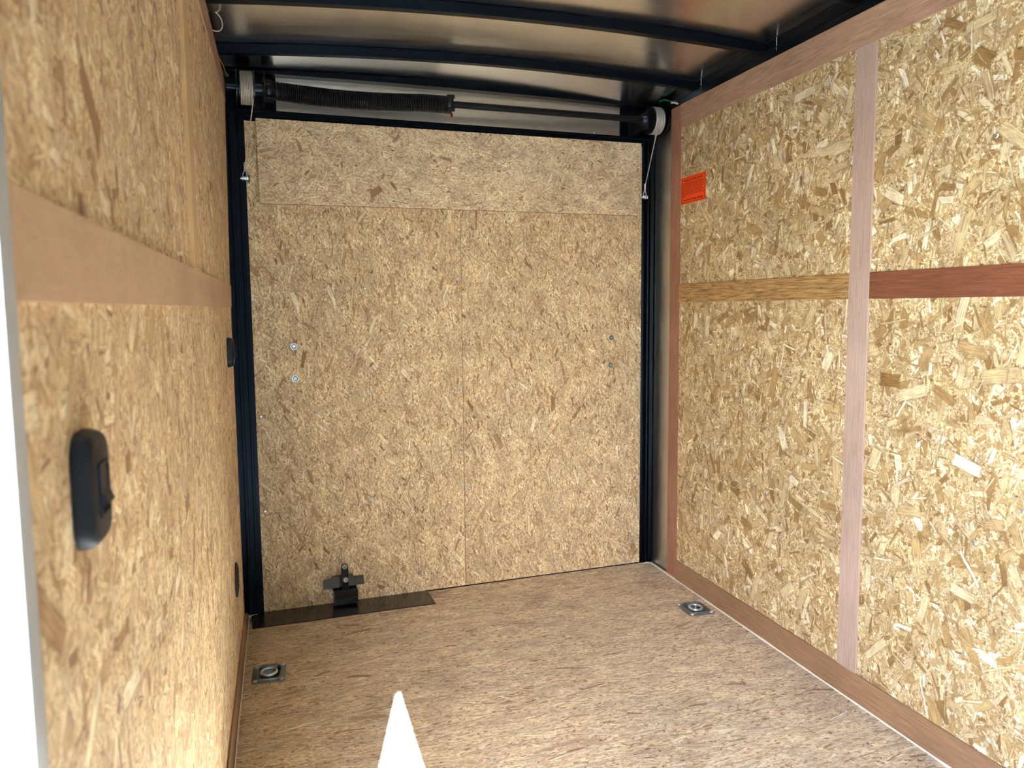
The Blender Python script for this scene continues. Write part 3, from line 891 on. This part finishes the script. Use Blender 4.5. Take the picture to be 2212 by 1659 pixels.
for O_, H_ in ((oa, ha), (ob, hb)):
    # upper half ring
    for k in range(6):
        bm.faces.new((H_[k], H_[k + 1], O_[2 * k + 2], O_[2 * k + 1], O_[2 * k]))
    bm.faces.new([O_[12]] + [H_[6]] + [H_[k] for k in (7, 8, 9)] + [O_[13]])
    bm.faces.new([O_[13], H_[9], O_[14]])
    bm.faces.new([O_[14], H_[9], H_[10], H_[11], H_[0], O_[0]])
add_box(bm, -0.0145, -0.0085, -0.053, -0.038, 0.072, 0.160, 0.001)
add_box(bm, 0.0085, 0.0145, -0.053, -0.038, 0.072, 0.160, 0.001)
lev = finish('lever', bm, M_gloss, lt)
bm = bmesh.new()
add_tube(bm, [(0.0083 * math.cos(a), -0.0485, 0.168 + 0.0083 * math.sin(a)) for a in [2 * PI * k / 24 for k in range(24)]], 0.0016, 8, closed=True)
finish('eyelet', bm, M_zinc, lev, smooth=True)
bm = bmesh.new()
add_lathe(bm, [(-0.050, 0.0115), (-0.056, 0.0115), (-0.059, 0.0095), (-0.0595, 0.004)], (0, 0, 0), 'y', 24)
add_box(bm, -0.0012, 0.0012, -0.0602, -0.059, -0.006, 0.004)
finish('pivot_bolt', bm, M_galv, lt, loc=(0.002, 0, 0.115), smooth=True)

# ------------------------------------------------------------------ tie-down anchors
def rrect(hx, hy, r, n=6):
    out = []
    for cx, cyy, a0 in ((hx - r, hy - r, 0), (-hx + r, hy - r, PI / 2), (-hx + r, -hy + r, PI), (hx - r, -hy + r, 3 * PI / 2)):
        for k in range(n + 1):
            a = a0 + PI / 2 * k / n
            out.append((cx + r * math.cos(a), cyy + r * math.sin(a)))
    return out
def anchor(x, y, rz, lab):
    t = empty('tie_down_anchor', (x, y, 0), rz, lab, 'anchor')
    bm = bmesh.new()
    loops = [(0.054, 0.068, 0.016, 0.0003), (0.054, 0.068, 0.016, 0.0030), (0.0525, 0.0665, 0.015, 0.0040), (0.040, 0.052, 0.014, 0.0040), (0.038, 0.050, 0.014, 0.0066), (0.034, 0.044, 0.013, 0.0060), (0.028, 0.036, 0.012, -0.014), (0.024, 0.030, 0.010, -0.016)]
    rings = [[bm.verts.new((px, py, z)) for px, py in rrect(hx, hy, r)] for hx, hy, r, z in loops]
    n = len(rings[0])
    for a in range(len(rings) - 1):
        for k in range(n):
            bm.faces.new((rings[a][k], rings[a][(k + 1) % n], rings[a + 1][(k + 1) % n], rings[a + 1][k]))
    bm.faces.new(rings[-1])
    finish('base_plate', bm, M_galv, t, smooth=True)
    # ring folded down into the pan, hinge bar at the far side
    bm = bmesh.new()
    pts = []
    for k in range(28):
        a = 2 * PI * k / 28
        pts.append((0.0245 * math.cos(a), -0.004 + 0.026 * math.sin(a), 0.0095 + 0.001 * math.sin(a)))
    add_tube(bm, pts, 0.0055, 10, closed=True)
    finish('ring', bm, M_zinc, t, smooth=True)
    bm = bmesh.new()
    add_prism(bm, [(0.0225, 0.004), (0.046, 0.004), (0.043, 0.015), (0.034, 0.0200), (0.0245, 0.0175)], -0.024, 0.024, 'x')
    finish('hinge_clip', bm, M_galv, t)
    for sx in (-1, 1):
        for sy in (-1, 1):
            bm = bmesh.new()
            add_lathe(bm, [(0.0042, 0.0085), (0.0062, 0.0080), (0.0080, 0.0055), (0.0086, 0.002)], (0, 0, 0), 'z', 18)
            add_box(bm, -0.005, 0.005, -0.0008, 0.0008, 0.0084, 0.0089)
            add_box(bm, -0.0008, 0.0008, -0.005, 0.005, 0.0084, 0.0089)
            finish('bolt', bm, M_zinc, t, loc=(sx * 0.0425, sy * 0.0545, 0), rot=(0, 0, random.uniform(0, 1.5)), smooth=True)
    return t
anchor(*ANCH[0], 'steel tie-down ring plate in the floor by the left wall')
anchor(*ANCH[1], 'steel tie-down ring plate in the floor by the right wall')

# ------------------------------------------------------------------ switches and vent on the left wall
def wall_switch(y, z, lab, hy, hz, depth, up=True):
    t = empty('rocker_switch', (0.0, y, z), 0, lab, 'switch')
    bm = bmesh.new()
    rr = [(1.0, 0.0005, 0.028), (1.0, depth * 0.25, 0.028), (0.965, depth * 0.62, 0.026), (0.90, depth * 0.88, 0.022), (0.80, depth, 0.018)]
    rings = []
    for s, x, r in rr:
        inset = (1 - s) * hy
        # rounded body, gently bowed ends
        ring = []
        for py, pz in rrect(hy - inset, hz - inset * 1.35, max(0.006, r * hy / 0.045 - inset * 0.2), 7):
            ring.append(bm.verts.new((x, py, pz)))
        rings.append(ring)
    n = len(rings[0])
    for a in range(len(rings) - 1):
        for k in range(n):
            bm.faces.new((rings[a][k], rings[a][(k + 1) % n], rings[a + 1][(k + 1) % n], rings[a + 1][k]))
    bm.faces.new(rings[0][::-1]); bm.faces.new(rings[-1])
    finish('housing', bm, M_plastic, t, smooth=True)
    bm = bmesh.new()
    w, h, e = hy * 0.46, hz * 0.46, depth
    o1 = rrect(w, h, 0.002, 2); o2 = rrect(w - 0.003, h - 0.003, 0.0015, 2)
    A = [bm.verts.new((e - 0.001, p, q)) for p, q in o1]; B = [bm.verts.new((e + 0.0022, p, q)) for p, q in o1]
    C_ = [bm.verts.new((e + 0.0022, p, q)) for p, q in o2]; D = [bm.verts.new((e - 0.001, p, q)) for p, q in o2]
    n = len(o1)
    for X, Y in ((A, B), (B, C_), (C_, D)):
        for k in range(n): bm.faces.new((X[k], X[(k + 1) % n], Y[(k + 1) % n], Y[k]))
    finish('switch_bezel', bm, M_plastic, t)
    bm = bmesh.new()
    w2, h2 = w - 0.004, h - 0.004
    add_prism(bm, [(e - 0.002, h2), (e + 0.001, h2), (e + 0.0015, 0.0), (e + 0.0065, -h2 * 0.62), (e + 0.001, -h2 * 0.80), (e - 0.002, -h2 * 0.85)], -w2, w2, 'y')
    o = finish('rocker', bm, M_plastic, t)
    return t
# prism 'y' gives (u, a, v) = (x, y, z)
wall_switch(-2.549, 1.0745, 'large black rocker switch on the left wall nearest the doorway', 0.037, 0.0505, 0.017)
wall_switch(-0.56, 1.086, 'small black rocker switch seen edge-on near the rear of the left wall', 0.042, 0.048, 0.020)
t = empty('wall_vent', (0.0, -0.66, 0.352), 0, 'black oval vent low on the left wall by the rear post', 'vent')
bm = bmesh.new()
add_lathe(bm, [(0.0003, 0.056), (0.004, 0.056), (0.007, 0.050), (0.007, 0.044), (0.003, 0.042)], (0, 0, 0), 'x', 36)
finish('vent_frame', bm, M_rubber, t, smooth=True)
for k in range(5):
    z = -0.028 + 0.014 * k
    hw = math.sqrt(0.042 ** 2 - z * z)
    box('slat', 0.003, 0.009, -hw, hw, z - 0.003, z + 0.003, M_rubber, t, 0.0008)

# ------------------------------------------------------------------ warning sticker
st = empty('warning_sticker', (1.8292, -0.3215, 1.706), 0, 'fluorescent orange warning sticker with dark lettering beside the rear strip of the right wall', 'sticker')
st.rotation_euler = (0, 0, -PI / 2)     # local x runs towards the camera (-Y), local -y faces the room
SW, SH = 0.205, 0.111
bm = bmesh.new(); add_box(bm, -SW / 2, SW / 2, -0.0004, 0.0, -SH / 2, SH / 2)
finish('paper', bm, M_orange, st)
bm = bmesh.new()
bw, bh, lw = SW / 2 - 0.008, SH / 2 - 0.0052, 0.0011
for x0, x1, z0, z1 in ((-bw, bw, bh - lw, bh), (-bw, bw, -bh, -bh + lw), (-bw, -bw + 2 * lw, -bh, bh), (bw - 2 * lw, bw, -bh, bh)):
    add_box(bm, x0, x1, -0.0007, -0.0004, z0, z1)
finish('border_line', bm, M_ink, st)
def lettering(txt, zc, width, height):
    cu = bpy.data.curves.new('lettering', 'FONT'); cu.body = txt; cu.align_x = 'CENTER'; cu.align_y = 'CENTER'
    cu.offset = 0.028; cu.extrude = 0.0
    tmp = bpy.data.objects.new('tmp', cu); COL.objects.link(tmp)
    dg = bpy.context.evaluated_depsgraph_get(); dg.update()
    me = bpy.data.meshes.new_from_object(tmp.evaluated_get(dg))
    bpy.data.objects.remove(tmp)
    xs_ = [v.co.x for v in me.vertices]; ys_ = [v.co.y for v in me.vertices]
    sx = width / (max(xs_) - min(xs_)); sy = height / (max(ys_) - min(ys_))
    cx, cyy = (max(xs_) + min(xs_)) / 2, (max(ys_) + min(ys_)) / 2
    for v in me.vertices:
        v.co = Vector(((v.co.x - cx) * sx, -0.0007, (v.co.y - cyy) * sy + zc))
    me.materials.clear(); me.materials.append(M_ink)
    o = bpy.data.objects.new('lettering', me); COL.objects.link(o); o.parent = st
    o['label'] = 'bold line reading ' + txt
lettering('WARNING  EXTREME  DANGER', 0.0405, 0.160, 0.0068)
lettering('WARNING  EXTREME  DANGER', -0.0405, 0.160, 0.0068)
bm = bmesh.new()
ends = [0.085, 0.09, 0.083, 0.09, 0.09, 0.078, 0.074, 0.086, 0.072, 0.09, -0.055]
for i, xe in enumerate(ends):
    z = 0.0305 - i * 0.00555
    x = -0.088 + (0.006 if i == 0 else 0)
    while x < xe - 0.004:
        w = random.uniform(0.006, 0.02); x2 = min(xe, x + w)
        add_box(bm, x, x2, -0.0007, -0.0004, z - 0.00085, z + 0.00085)
        x = x2 + 0.0022
finish('fine_print', bm, M_ink, st)['kind'] = 'stuff'

# ------------------------------------------------------------------ loose wires at the roof corners
def wire(pts, r, mat, lab, cat='wire'):
    # smooth the path
    P = [Vector(p) for p in pts]
    out = []
    for i in range(len(P) - 1):
        p0 = P[max(i - 1, 0)]; p1 = P[i]; p2 = P[i + 1]; p3 = P[min(i + 2, len(P) - 1)]
        for k in range(6):
            t = k / 6
            out.append(0.5 * ((2 * p1) + (p2 - p0) * t + (2 * p0 - 5 * p1 + 4 * p2 - p3) * t * t + (3 * p1 - p0 - 3 * p2 + p3) * t ** 3))
    out.append(P[-1])
    bm = bmesh.new(); add_tube(bm, out, r, 8)
    o = finish('wire', bm, mat, smooth=True)
    return tag(o, lab, cat)
wire([(-0.010, -0.62, 2.140), (0.010, -0.61, 2.142), (0.026, -0.60, 2.128), (0.030, -0.60, 2.105), (0.022, -0.60, 2.090), (0.006, -0.60, 2.088), (-0.006, -0.60, 2.096), (-0.010, -0.60, 2.108)], 0.0020, M_white_wire, 'loop of white wire above the top of the left wall')
wire([(-0.008, -0.20, 2.125), (0.004, -0.19, 2.105), (0.012, -0.19, 2.080), (0.022, -0.19, 2.065)], 0.0017, M_yellow_wire, 'thin yellow wire end beside the left cable drum')
wire([(-0.010, -0.205, 2.112), (0.000, -0.20, 2.090), (0.008, -0.20, 2.068), (0.018, -0.20, 2.060)], 0.0015, M_green_wire, 'thin green wire end beside the left cable drum')
wire([(1.79, -0.09, 2.110), (1.80, -0.11, 2.113), (1.815, -0.125, 2.106), (1.826, -0.15, 2.098), (1.832, -0.17, 2.092)], 0.0026, M_green_wire, 'green wire end above the right cable drum')
wire([(1.815, -0.150, 2.092), (1.823, -0.165, 2.089), (1.829, -0.180, 2.081)], 0.0036, M_white_wire, 'short white wire tip at the top of the reddish upright strip')
